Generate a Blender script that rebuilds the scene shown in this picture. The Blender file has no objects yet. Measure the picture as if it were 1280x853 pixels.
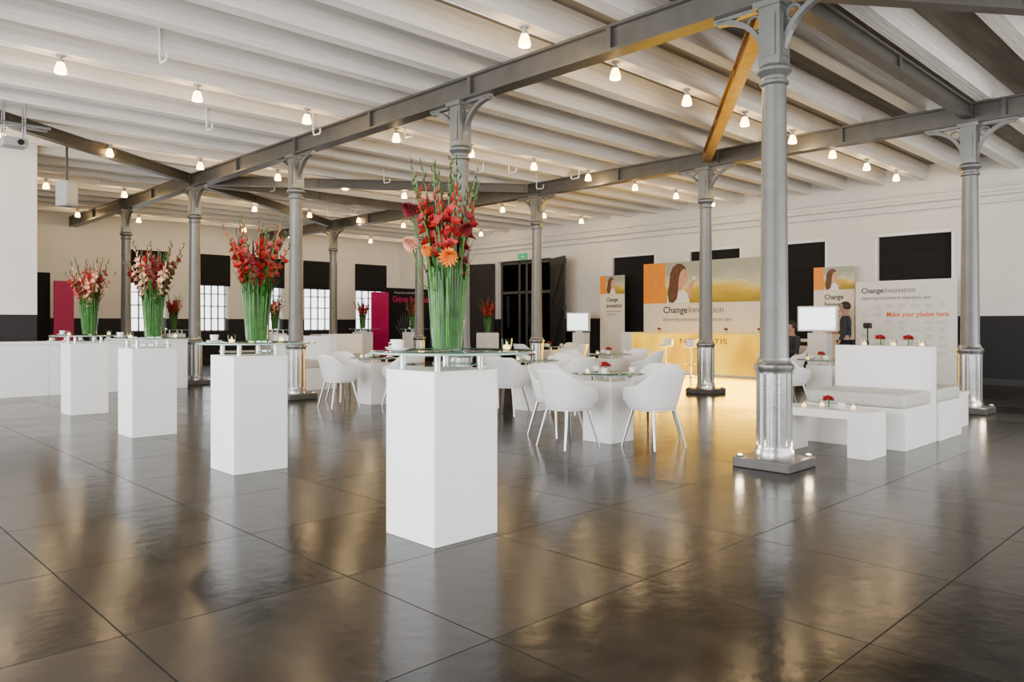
import bpy, bmesh, math, random
from mathutils import Vector, Matrix
random.seed(7)
scene = bpy.context.scene
COL = scene.collection
R = math.radians

# ------------------------------------------------------------------ materials
def base_nodes(name):
    m = bpy.data.materials.new(name); m.use_nodes = True
    nt = m.node_tree; b = nt.nodes.get("Principled BSDF")
    return m, nt, b

def mat(name, col, rough=.5, metal=0, var=.06, vscale=6, bump=0, bscale=30, emit=None, estr=0, stretch=None):
    m, nt, b = base_nodes(name)
    b.inputs["Roughness"].default_value = rough
    b.inputs["Metallic"].default_value = metal
    tc = nt.nodes.new("ShaderNodeTexCoord")
    mp = nt.nodes.new("ShaderNodeMapping")
    if stretch: mp.inputs["Scale"].default_value = stretch
    nt.links.new(tc.outputs["Object"], mp.inputs["Vector"])
    n = nt.nodes.new("ShaderNodeTexNoise"); n.inputs["Scale"].default_value = vscale
    n.inputs["Detail"].default_value = 4
    nt.links.new(mp.outputs[0], n.inputs["Vector"])
    r = nt.nodes.new("ShaderNodeValToRGB")
    r.color_ramp.elements[0].position = .3; r.color_ramp.elements[1].position = .7
    r.color_ramp.elements[0].color = [max(0, c*(1-var)) for c in col[:3]]+[1]
    r.color_ramp.elements[1].color = [min(1, c*(1+var)) for c in col[:3]]+[1]
    nt.links.new(n.outputs["Fac"], r.inputs["Fac"])
    nt.links.new(r.outputs["Color"], b.inputs["Base Color"])
    if bump:
        n2 = nt.nodes.new("ShaderNodeTexNoise"); n2.inputs["Scale"].default_value = bscale
        n2.inputs["Detail"].default_value = 5
        nt.links.new(mp.outputs[0], n2.inputs["Vector"])
        bp = nt.nodes.new("ShaderNodeBump"); bp.inputs["Strength"].default_value = bump
        bp.inputs["Distance"].default_value = .02
        nt.links.new(n2.outputs["Fac"], bp.inputs["Height"])
        nt.links.new(bp.outputs[0], b.inputs["Normal"])
    if emit:
        b.inputs["Emission Color"].default_value = list(emit)+[1]
        b.inputs["Emission Strength"].default_value = estr
    return m

def glass(name, tint=(.92,.98,.95), refl=.12):
    m = bpy.data.materials.new(name); m.use_nodes = True
    nt = m.node_tree; nt.nodes.clear()
    o = nt.nodes.new("ShaderNodeOutputMaterial")
    t = nt.nodes.new("ShaderNodeBsdfTransparent"); t.inputs[0].default_value = list(tint)+[1]
    g = nt.nodes.new("ShaderNodeBsdfGlossy"); g.inputs["Roughness"].default_value = .03
    g.inputs["Color"].default_value = (.9, 1, .97, 1)
    lw = nt.nodes.new("ShaderNodeLayerWeight"); lw.inputs["Blend"].default_value = refl
    mx = nt.nodes.new("ShaderNodeMixShader")
    nt.links.new(lw.outputs["Fresnel"], mx.inputs[0])
    nt.links.new(t.outputs[0], mx.inputs[1]); nt.links.new(g.outputs[0], mx.inputs[2])
    nt.links.new(mx.outputs[0], o.inputs[0])
    return m

M = {}
M['white'] = mat("white_lacquer", (.88,.88,.87), .42, var=.015)
M['plastic'] = mat("white_plastic", (.86,.86,.85), .3, var=.015)
M['joist'] = mat("whitewashed_timber", (.80,.775,.725), .7, var=.13, vscale=3, bump=.5, bscale=6, stretch=(.3,6,6))
M['deck'] = mat("shaded_whitewashed_boards", (.20,.175,.14), .85, var=.3, vscale=2, bump=.4, bscale=6, stretch=(.4,5,1))  # dark base colour paints the shade between joists onto the whitewashed boards
M['steel'] = mat("grey_steel_paint", (.085,.08,.07), .38, metal=.35, var=.12, vscale=5, bump=.05, bscale=60)
M['castiron'] = mat("silver_grey_cast_iron", (.19,.195,.19), .34, metal=.6, var=.10, vscale=5, bump=.05, bscale=50)
M['plinthmetal'] = mat("bright_silver_plinth", (.38,.38,.37), .26, metal=.85, var=.1, vscale=9, bump=.05, bscale=50)
M['plate'] = mat("grey_steel_plate", (.11,.105,.10), .45, metal=.4, var=.15)
M['darksteel'] = mat("dark_steel", (.015,.015,.015), .5, metal=.2, var=.2)
M['ochre'] = mat("steel_yellow_light_tint", (.28,.135,.02), .4, metal=.3, var=.25)  # yellow light falling on the beam is put into its base colour
M['chrome'] = mat("brushed_aluminium", (.58,.59,.60), .28, metal=.9, var=.08)
M['black'] = mat("black_fabric", (.004,.004,.005), .9, var=.2)
M['blackpaint'] = mat("black_painted_wood", (.008,.009,.010), .5, var=.3, vscale=12, bump=.2, stretch=(6,6,1))
M['magenta'] = mat("magenta_print", (.55,.0,.12), .5, var=.05)
M['cushion'] = mat("pale_grey_leather", (.54,.53,.48), .5, var=.05, bump=.1, bscale=60)
M['cream'] = mat("cream_print", (.80,.73,.60), .5, var=.03)
M['boardwhite'] = mat("off_white_print", (.78,.76,.71), .5, var=.03)
M['orange'] = mat("orange_print", (.85,.27,.0), .5, var=.04)
M['ink'] = mat("black_ink", (.012,.012,.012), .6, var=.05)
M['greyink'] = mat("grey_ink", (.07,.07,.07), .6, var=.05)
M['note'] = mat("pencil_note_grey", (.40,.38,.34), .6, var=.05)
M['orangeink'] = mat("orange_ink", (.85,.17,.0), .6, var=.05)
M['whiteink'] = mat("white_ink", (.85,.85,.8), .6, var=.05)
M['olive'] = mat("dull_olive_letter", (.16,.09,.0), .5, var=.05)
M['stem'] = mat("green_stem", (.032,.15,.006), .45, var=.4, vscale=20)
M['leaf'] = mat("green_leaf", (.013,.072,.004), .5, var=.45, vscale=12)
M['bud'] = mat("gladiolus_bud", (.05,.052,.008), .5, var=.5, vscale=25)
M['red'] = mat("red_petal", (.34,.0,.0), .65, var=.3, vscale=25)
M['darkred'] = mat("crimson_petal", (.15,.0,.004), .65, var=.3, vscale=25)
M['pink'] = mat("coral_petal", (.52,.025,.015), .6, var=.25, vscale=25)
M['peach'] = mat("pale_peach_petal", (.75,.38,.24), .5, var=.2, vscale=25)
M['dahlia'] = mat("orange_dahlia_petal", (.85,.22,.008), .5, var=.25, vscale=25)
M['glass'] = glass("clear_green_glass", (.93,.98,.96), .12)
M['vglass'] = glass("vase_glass", (.96,.99,.97), .08)
M['glassedge'] = mat("green_glass_edge", (.26,.40,.35), .1, var=.1)
M['wax'] = mat("candle_wax", (.9,.75,.45), .5, emit=(1,.6,.22), estr=3)
M['lamp'] = mat("lit_glass_shade", (1,.9,.7), .4, emit=(1,.60,.20), estr=18)
M['uplit'] = mat("uplight_lens", (1,.9,.7), .4, emit=(1,.74,.42), estr=2.5)
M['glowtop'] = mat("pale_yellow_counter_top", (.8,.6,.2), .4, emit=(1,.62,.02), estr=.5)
M['sky'] = mat("bright_window_pane", (.9,.93,1), .2, emit=(.88,.94,1), estr=3.5)
M['screen'] = mat("lit_screen", (.9,.93,.95), .2, emit=(.88,.95,1), estr=2.4)
M['green_sign'] = mat("green_sign", (.02,.4,.15), .4, emit=(.02,.6,.2), estr=.3)
M['skin'] = mat("skin", (.36,.18,.12), .55, var=.08)
M['hair'] = mat("dark_hair", (.012,.009,.006), .6, var=.3, vscale=40)
M['shirt'] = mat("charcoal_shirt", (.015,.018,.028), .8, var=.2)
M['trouser'] = mat("black_trousers", (.008,.008,.01), .8, var=.2)
M['brownhair'] = mat("printed_brown_hair", (.12,.045,.02), .6, var=.5, vscale=6, stretch=(6,1,1))
M['printskin'] = mat("printed_skin_tone", (.70,.35,.21), .6, var=.08)
M['steelgrey'] = mat("speaker_grey", (.30,.31,.31), .5, var=.08)
M['ceramic'] = mat("white_ceramic", (.85,.84,.82), .15, var=.02)

def glowmat():
    m, nt, b = base_nodes("backlit_yellow_panel")
    b.inputs["Base Color"].default_value = (.45,.22,.0,1); b.inputs["Roughness"].default_value = .6
    b.inputs["Specular IOR Level"].default_value = .15
    tc = nt.nodes.new("ShaderNodeTexCoord"); sp = nt.nodes.new("ShaderNodeSeparateXYZ")
    nt.links.new(tc.outputs["Object"], sp.inputs[0])
    cb = nt.nodes.new("ShaderNodeCombineXYZ"); nt.links.new(sp.outputs["Y"], cb.inputs[0])
    z = nt.nodes.new("ShaderNodeMath"); z.operation = 'MULTIPLY'; z.inputs[1].default_value = .5
    nt.links.new(sp.outputs["Z"], z.inputs[0]); nt.links.new(z.outputs[0], cb.inputs[1])
    n = nt.nodes.new("ShaderNodeTexNoise"); n.inputs["Scale"].default_value = 1.1; n.inputs["Detail"].default_value = 1
    nt.links.new(cb.outputs[0], n.inputs["Vector"])
    r = nt.nodes.new("ShaderNodeValToRGB"); e = r.color_ramp.elements
    e[0].position = .32; e[0].color = (1,.50,.0,1); e[1].position = .72; e[1].color = (1,.68,.02,1)
    nt.links.new(n.outputs["Fac"], r.inputs[0]); nt.links.new(r.outputs[0], b.inputs["Emission Color"])
    s = nt.nodes.new("ShaderNodeMapRange"); s.inputs["From Min"].default_value = .3; s.inputs["From Max"].default_value = .7
    s.inputs["To Min"].default_value = .75; s.inputs["To Max"].default_value = 2.2
    nt.links.new(n.outputs["Fac"], s.inputs[0]); nt.links.new(s.outputs[0], b.inputs["Emission Strength"])
    return m
M['glow'] = glowmat()

def meadow():
    m, nt, b = base_nodes("printed_meadow_picture")
    b.inputs["Roughness"].default_value = .5
    tc = nt.nodes.new("ShaderNodeTexCoord"); sp = nt.nodes.new("ShaderNodeSeparateXYZ")
    nt.links.new(tc.outputs["Generated"], sp.inputs[0])
    n = nt.nodes.new("ShaderNodeTexNoise"); n.inputs["Scale"].default_value = 4
    nt.links.new(tc.outputs["Generated"], n.inputs["Vector"])
    a = nt.nodes.new("ShaderNodeMath"); a.operation = 'MULTIPLY_ADD'
    nt.links.new(n.outputs["Fac"], a.inputs[0]); a.inputs[1].default_value = .45
    nt.links.new(sp.outputs["Y"], a.inputs[2])
    r = nt.nodes.new("ShaderNodeValToRGB"); e = r.color_ramp.elements
    e[0].position = .25; e[0].color = (.34,.24,.004,1)
    e[1].position = 1; e[1].color = (.36,.38,.30,1)
    x = e.new(.55); x.color = (.66,.46,.02,1)
    x = e.new(.70); x.color = (.76,.64,.28,1)
    x = e.new(.8); x.color = (.50,.52,.36,1)
    nt.links.new(a.outputs[0], r.inputs[0]); nt.links.new(r.outputs[0], b.inputs["Base Color"])
    return m
M['meadow'] = meadow()

def wallmat():
    m, nt, b = base_nodes("plaster_wall_dark_dado")
    b.inputs["Roughness"].default_value = .75
    g = nt.nodes.new("ShaderNodeNewGeometry"); sp = nt.nodes.new("ShaderNodeSeparateXYZ")
    nt.links.new(g.outputs["Position"], sp.inputs[0])
    st = nt.nodes.new("ShaderNodeMath"); st.operation = 'GREATER_THAN'; st.inputs[1].default_value = 1.47
    nt.links.new(sp.outputs["Z"], st.inputs[0])
    n = nt.nodes.new("ShaderNodeTexNoise"); n.inputs["Scale"].default_value = 1.5; n.inputs["Detail"].default_value = 6
    nt.links.new(g.outputs["Position"], n.inputs["Vector"])
    r = nt.nodes.new("ShaderNodeValToRGB")
    r.color_ramp.elements[0].color = (.70,.68,.64,1); r.color_ramp.elements[1].color = (.81,.79,.75,1)
    nt.links.new(n.outputs["Fac"], r.inputs[0])
    mx = nt.nodes.new("ShaderNodeMix"); mx.data_type = 'RGBA'
    mx.inputs[6].default_value = (.008,.008,.010,1)
    nt.links.new(st.outputs[0], mx.inputs[0]); nt.links.new(r.outputs[0], mx.inputs[7])
    nt.links.new(mx.outputs[2], b.inputs["Base Color"])
    bp = nt.nodes.new("ShaderNodeBump"); bp.inputs["Strength"].default_value = .15
    nt.links.new(n.outputs["Fac"], bp.inputs["Height"]); nt.links.new(bp.outputs[0], b.inputs["Normal"])
    return m
M['wall'] = wallmat()

def floormat():
    m, nt, b = base_nodes("polished_dark_stone_tiles")
    g = nt.nodes.new("ShaderNodeNewGeometry"); sp = nt.nodes.new("ShaderNodeSeparateXYZ")
    nt.links.new(g.outputs["Position"], sp.inputs[0])
    def math_(op, a, bb=None, c=None):
        n = nt.nodes.new("ShaderNodeMath"); n.operation = op
        for i, v in enumerate((a, bb, c)):
            if v is None: continue
            if isinstance(v, (int, float)): n.inputs[i].default_value = v
            else: nt.links.new(v, n.inputs[i])
        return n.outputs[0]
    def axis(out, off, size):
        s = math_('DIVIDE', math_('SUBTRACT', out, off), size)
        f = math_('FRACT', s)
        d = math_('MINIMUM', f, math_('SUBTRACT', 1.0, f))
        return math_('FLOOR', s), math_('LESS_THAN', d, .0034)
    ix, jx = axis(sp.outputs["X"], 1.06-20*1.07, 1.07)
    iy, jy = axis(sp.outputs["Y"], 2.30-20*1.10, 1.10)
    joint = math_('MAXIMUM', jx, jy)
    cb = nt.nodes.new("ShaderNodeCombineXYZ"); nt.links.new(ix, cb.inputs[0]); nt.links.new(iy, cb.inputs[1])
    wn = nt.nodes.new("ShaderNodeTexWhiteNoise"); wn.noise_dimensions = '3D'; nt.links.new(cb.outputs[0], wn.inputs["Vector"])
    n = nt.nodes.new("ShaderNodeTexNoise"); n.inputs["Scale"].default_value = 2.6; n.inputs["Detail"].default_value = 9
    n.inputs["Roughness"].default_value = .68
    nt.links.new(g.outputs["Position"], n.inputs["Vector"])
    f = math_('MULTIPLY_ADD', wn.outputs["Value"], .32, math_('MULTIPLY', n.outputs["Fac"], .68))
    r = nt.nodes.new("ShaderNodeValToRGB")
    r.color_ramp.elements[0].position = .3; r.color_ramp.elements[1].position = .7
    r.color_ramp.elements[0].color = (.007,.0062,.0056,1); r.color_ramp.elements[1].color = (.034,.029,.0245,1)
    nt.links.new(f, r.inputs[0])
    mx = nt.nodes.new("ShaderNodeMix"); mx.data_type = 'RGBA'; mx.inputs[7].default_value = (.004,.0035,.003,1)
    nt.links.new(joint, mx.inputs[0]); nt.links.new(r.outputs[0], mx.inputs[6])
    nt.links.new(mx.outputs[2], b.inputs["Base Color"])
    ro = math_('MULTIPLY_ADD', n.outputs["Fac"], .16, .09)
    ro = math_('MULTIPLY_ADD', wn.outputs["Value"], .05, ro)
    ro2 = math_('ADD', ro, math_('MULTIPLY', joint, .4))
    nt.links.new(ro2, b.inputs["Roughness"])
    b.inputs["IOR"].default_value = 1.33
    b.inputs["Specular IOR Level"].default_value = .30
    bp = nt.nodes.new("ShaderNodeBump"); bp.inputs["Strength"].default_value = .09; bp.inputs["Distance"].default_value = .02
    n3 = nt.nodes.new("ShaderNodeTexNoise"); n3.inputs["Scale"].default_value = 9; n3.inputs["Detail"].default_value = 4
    nt.links.new(g.outputs["Position"], n3.inputs["Vector"])
    h = math_('SUBTRACT', n3.outputs["Fac"], joint)
    nt.links.new(h, bp.inputs["Height"]); nt.links.new(bp.outputs[0], b.inputs["Normal"])
    return m
M['floor'] = floormat()

# ------------------------------------------------------------------ mesh helpers
def box(bm, x0, x1, y0, y1, z0, z1, mi=0):
    v = [bm.verts.new((x, y, z)) for z in (z0, z1) for y in (y0, y1) for x in (x0, x1)]
    for f in ((0,2,3,1),(4,5,7,6),(0,1,5,4),(1,3,7,5),(3,2,6,7),(2,0,4,6)):
        fc = bm.faces.new([v[i] for i in f]); fc.material_index = mi
def lathe(bm, prof, seg=24, c=(0,0), mi=0, caps=True, rot=0, flute=0):
    rings = []
    for r, z in prof:
        rings.append([bm.verts.new((c[0]+(r-(flute if i % 2 else 0))*math.cos(2*math.pi*i/seg+rot), c[1]+(r-(flute if i % 2 else 0))*math.sin(2*math.pi*i/seg+rot), z)) for i in range(seg)])
    for a, b_ in zip(rings[:-1], rings[1:]):
        for i in range(seg):
            f = bm.faces.new((a[i], a[(i+1)%seg], b_[(i+1)%seg], b_[i])); f.material_index = mi
    if caps:
        f = bm.faces.new(rings[0][::-1]); f.material_index = mi
        f = bm.faces.new(rings[-1]); f.material_index = mi
def tube(bm, pts, r, seg=8, mi=0):
    pts = [Vector(p) for p in pts]
    if not isinstance(r, (list, tuple)): r = [r]*len(pts)
    rings = []
    up = None
    for i, p in enumerate(pts):
        t = (pts[min(i+1, len(pts)-1)]-pts[max(i-1, 0)]).normalized()
        if up is None:
            up = Vector((0,0,1)) if abs(t.z) < .9 else Vector((1,0,0))
        a = t.cross(up).normalized(); b_ = a.cross(t).normalized(); up = b_
        rings.append([bm.verts.new(p+(a*math.cos(2*math.pi*k/seg)+b_*math.sin(2*math.pi*k/seg))*r[i]) for k in range(seg)])
    for A, B_ in zip(rings[:-1], rings[1:]):
        for k in range(seg):
            f = bm.faces.new((A[k], A[(k+1)%seg], B_[(k+1)%seg], B_[k])); f.material_index = mi
    for rg in (rings[0][::-1], rings[-1]):
        f = bm.faces.new(rg); f.material_index = mi
def prism(bm, pts, z0, z1, plane='XY', mi=0):
    def P(a, b_, c):
        return (a, b_, c) if plane == 'XY' else ((c, a, b_) if plane == 'YZ' else (a, c, b_))
    A = [bm.verts.new(P(x, y, z0)) for x, y in pts]; B_ = [bm.verts.new(P(x, y, z1)) for x, y in pts]
    n = len(pts)
    for i in range(n):
        bm.faces.new((A[i], A[(i+1)%n], B_[(i+1)%n], B_[i])).material_index = mi
    bm.faces.new(A[::-1]).material_index = mi; bm.faces.new(B_).material_index = mi

def finish(bm, name, mats, parent=None, smooth=False, bevel=0, label=None, loc=None, rz=0, fix=True):
    if fix: bmesh.ops.recalc_face_normals(bm, faces=bm.faces)
    me = bpy.data.meshes.new(name); bm.to_mesh(me); bm.free()
    if not isinstance(mats, (list, tuple)): mats = [mats]
    for m in mats: me.materials.append(m)
    if smooth:
        for p in me.polygons: p.use_smooth = True
        me.set_sharp_from_angle(angle=R(40))
    o = bpy.data.objects.new(name, me); COL.objects.link(o)
    if parent: o.parent = parent
    if loc: o.location = loc
    if rz: o.rotation_euler[2] = rz
    if bevel:
        b = o.modifiers.new("Bevel", 'BEVEL'); b.width = bevel; b.segments = 3; b.limit_method = 'ANGLE'
    if label: o["label"] = label
    return o
def tag(o, label, cat, group=None):
    o["label"] = label; o["category"] = cat
    if group: o["group"] = group
    return o
def struct(o, label=None, cat=None):
    o["kind"] = "structure"
    if label: o["label"] = label
    if cat: o["category"] = cat
    return o
def thing(name, label, cat, loc=(0,0,0), rz=0, group=None):
    e = bpy.data.objects.new(name, None); COL.objects.link(e)
    e.empty_display_size = .1; e.location = loc; e.rotation_euler[2] = rz
    return tag(e, label, cat, group)
def copy_thing(root, loc, rz=0, label=None, scale=None):
    def rec(o, par):
        kids = list(o.children)
        n = o.copy(); COL.objects.link(n)
        if par is not None: n.parent = par
        for c in kids: rec(c, n)
        return n
    n = rec(root, None)
    n.location = loc; n.rotation_euler = (0, 0, rz)
    if label: n["label"] = label
    if scale: n.scale = scale
    return n

# ------------------------------------------------------------------ camera
H = 1.3
cam = bpy.data.cameras.new("camera"); co = bpy.data.objects.new("camera", cam); COL.objects.link(co)
co.location = (0, 0, H)
co.rotation_euler = (R(90), 0, R(45.7-90))
cam.sensor_width = 36; cam.lens = 952/1280*36
cam.shift_y = -21.5/1280
scene.camera = co

# ------------------------------------------------------------------ room
XW, YW, ZC = 18.6, 25.7, 4.87
bm = bmesh.new(); box(bm, -4.2, 20.5, -4.2, YW+.3, -.2, 0)
struct(finish(bm, "floor", M['floor']), "polished dark grey-brown stone tile floor", "floor")
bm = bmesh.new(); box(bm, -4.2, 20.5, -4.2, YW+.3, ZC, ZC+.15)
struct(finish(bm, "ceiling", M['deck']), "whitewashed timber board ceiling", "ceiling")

def wall(name, ops, a0, a1, f0, f1, axis, label):
    bm = bmesh.new()
    def bx(s, e, z0, z1):
        if e-s < 1e-4 or z1-z0 < 1e-4: return
        if axis == 'Y': box(bm, f0, f1, s, e, z0, z1)
        else: box(bm, s, e, f0, f1, z0, z1)
    cur = a0
    for s, e, z0, z1 in sorted(ops):
        bx(cur, s, 0, ZC); bx(s, e, 0, z0); bx(s, e, z1, ZC); cur = e
    bx(cur, a1, 0, ZC)
    return struct(finish(bm, name, M['wall']), label, "wall")
rw = [(5.2,6.82,.9,3.37),(8.0,9.62,.9,3.37),(10.3,11.92,.9,3.37),(13.05,14.67,.9,3.37),(17.2,19.8,0,3.5)]
wall("wall_right", rw, -4, YW+.3, XW, XW+.3, 'Y', "white plaster wall with black painted dado")
fw = [(c-h,c+h,1.05,3.6) for c, h in ((8.75,.55),(10.85,.52),(12.9,.5),(14.93,.65),(17.2,.68))]
wall("wall_far", fw, -1, XW, YW, YW+.3, 'X', "white plaster wall with black painted dado")
wall("wall_left", [], -4, 3.57, 16.3, 16.5, 'X', "white partition wall with black band")
bm = bmesh.new(); box(bm, 18.95, 19.1, 16.9, 20.1, 0, 3.9)  # added board right behind the frames, keeps world light out of the doorway
struct(finish(bm, "wall_doorway_backing", M['darksteel']), "dark board added behind the doorway to shut out light", "wall")

wn = 0
for s, e, z0, z1 in rw[:4]:
    wn += 1
    bm = bmesh.new()
    box(bm, XW+.1, XW+.16, s+.02, e-.02, z0+.02, z1-.02)
    for k in range(1, 7): box(bm, XW+.085, XW+.1, s+.04, e-.04, z0+.35*k, z0+.35*k+.012)
    w = struct(finish(bm, "window_%d" % wn, M['black']), "tall window covered by a black blackout blind", "window")
    bm = bmesh.new()
    box(bm, XW-.005, XW+.1, s-.03, s+.03, z0, z1); box(bm, XW-.005, XW+.1, e-.03, e+.03, z0, z1)
    box(bm, XW-.005, XW+.1, s, e, z1-.04, z1+.03); box(bm, XW-.04, XW+.1, s-.05, e+.05, z0-.05, z0)
    finish(bm, "window_frame", M['white'], parent=w)
for s, e, z0, z1 in fw:
    wn += 1
    bm = bmesh.new(); box(bm, s+.02, e-.02, YW+.2, YW+.22, z0+.02, z1-.02)
    w = struct(finish(bm, "window_%d" % wn, M['sky']), "tall gridded window, daylight below a black blind", "window")
    bm = bmesh.new()
    for k in range(5):
        x = s+.02+(e-s-.1)*k/4; box(bm, x, x+.04, YW+.13, YW+.19, z0, z1)
    for k in range(7):
        z = z0+(z1-z0-.05)*k/6; box(bm, s, e, YW+.13, YW+.19, z, z+.035)
    finish(bm, "window_frame", M['steelgrey'], parent=w)
    bm = bmesh.new(); box(bm, s-.06, e+.06, YW-.035, YW-.015, 2.62, z1+.06); box(bm, s-.06, e+.06, YW-.04, YW-.01, 2.59, 2.63)
    finish(bm, "window_blind", M['black'], parent=w)

def leaf(name, hinge, ang, w, h, label):
    bm = bmesh.new()
    n = 7
    for k in range(n): box(bm, w*k/n+.004, w*(k+1)/n-.004, -.025, .025, .02, h)
    for sy in (-1, 1):
        for z in (.1, h*.5, h-.25): box(bm, .02, w-.02, min(sy*.02,sy*.055), max(sy*.02,sy*.055), z, z+.16)
        for z in (.26, h*.5+.16):
            L = h*.5-.26 if z < 1 else h*.5-.42
            prism(bm, [(.05,z),(.2,z),(w-.05,z+L),(w-.2,z+L)], min(sy*.022,sy*.05), max(sy*.022,sy*.05), 'XZ')
    d = finish(bm, name, M['blackpaint'], loc=hinge, rz=ang)
    return struct(d, label, "door")
leaf("door_1", (XW-.08, 19.86, 0), R(104), 1.35, 3.45, "tall black boarded barn door leaf standing open")
leaf("door_2", (XW-.08, 17.14, 0), R(-118), 1.35, 3.45, "tall black boarded barn door leaf standing open")
bm = bmesh.new()
for y in (17.22, 18.1, 18.45, 18.8, 19.7): box(bm, XW+.15, XW+.22, y, y+.08, 0, 3.48)
for z in (0.02, 2.35, 3.38): box(bm, XW+.15, XW+.22, 17.22, 19.78, z, z+.09)
d3 = struct(finish(bm, "door_3", mat("dark_grey_door_frame", (.06,.058,.055), .5)), "dark grey framed inner doors", "door")
bm = bmesh.new(); box(bm, XW+.17, XW+.19, 17.25, 19.75, .1, 3.4)
finish(bm, "glass_pane", glass("dark_door_glass", (.3,.3,.3), .1), parent=d3)
s = thing("exit_sign", "small green emergency exit sign above the doorway", "sign", (XW-.04, 18.5, 3.52))
bm = bmesh.new(); box(bm, -.03, .03, -.2, .2, 0, .2); finish(bm, "sign_face", M['green_sign'], s)
bm = bmesh.new()
prism(bm, [(-.13,.09),(-.05,.15),(-.05,.11),(.02,.11),(.02,.07),(-.05,.07),(-.05,.03)], -.036, -.031, 'YZ')
finish(bm, "sign_pictogram", M['whiteink'], s)

bm = bmesh.new(); box(bm, XW-.03, XW, -4, 17.1, 0, .14)
struct(finish(bm, "baseboard_right", M['blackpaint']), "black baseboard", "baseboard")
bm = bmesh.new(); box(bm, 3.6, XW, YW-.03, YW, 0, .14)
struct(finish(bm, "baseboard_far", M['blackpaint']), "black baseboard", "baseboard")

# ------------------------------------------------------------------ joists, girders
JS = .9
JY = [5.8+JS*k for k in range(-10, 22)]
j0 = None
for y in JY:
    if j0 is None:
        bm = bmesh.new(); box(bm, -4, XW-.01, -.095, .095, 4.52, 4.868)
        j0 = finish(bm, "ceiling_joist", M['joist'], loc=(0, y, 0)); o = j0
    else:
        o = j0.copy(); COL.objects.link(o); o.location = (0, y, 0)
    tag(o, "whitewashed timber ceiling joist with drying cracks", "beam", "white ceiling joists")

def ibeam(name, p0, p1, h, w, m, label, group, z1=4.515):
    p0 = Vector(p0); p1 = Vector(p1); L = (p1-p0).length; a = math.atan2(p1.y-p0.y, p1.x-p0.x)
    bm = bmesh.new()
    box(bm, 0, L, -w/2, w/2, z1-h, z1-h+.03); box(bm, 0, L, -w/2, w/2, z1-.03, z1); box(bm, 0, L, -w*.22, w*.22, z1-h+.03, z1-.03)
    n = max(2, int(L/2.2))
    for k in range(n+1):
        x = L*k/n
        x = min(max(x, .03), L-.03)
        box(bm, x-.03, x+.03, -w*.46, w*.46, z1-h+.03, z1-.03)
    o = finish(bm, name, m, loc=(p0.x, p0.y, 0), rz=a)
    return tag(o, label, "beam", group)
SP = 4.4; Y0 = 3.3
XA, XB, XZ = 6.56, 12.6, .5
for x in (XZ, XA, XB):
    ibeam("steel_girder", (x, 5 if x == XZ else -4), (x, 16.25 if x == XZ else YW), .29, .22, M['steel'], "long grey riveted steel girder carried by iron columns", "steel girders")
def yk(k): return Y0+SP*(k-1)
def dia(a, b_, m='steel', lab="grey diagonal steel tie beam between columns"):
    a = Vector(a); b_ = Vector(b_); u = (b_-a).normalized()
    off = .13/max(.3, abs(u.x))+.1*abs(u.y)
    ibeam("steel_tie_beam", a+u*off, b_-u*off, .2, .15, M[m], lab, "steel tie beams", 4.49)
dia((XA,yk(1)), (XB,yk(1)), 'steel', "grey steel cross beam between two columns")
dia((XA,yk(1)), (XB,yk(2)), 'ochre', "diagonal steel tie beam with yellow light painted into its colour")
dia((XA,yk(1)), (XB,yk(0)))
dia((XA,yk(4)), (XB,yk(4)), 'steel', "grey steel cross beam between two columns")
dia((XA,yk(4)), (XB,yk(3))); dia((XA,yk(4)), (XB,yk(5)))
dia((XA,yk(4)), (XZ,yk(3)))

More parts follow.
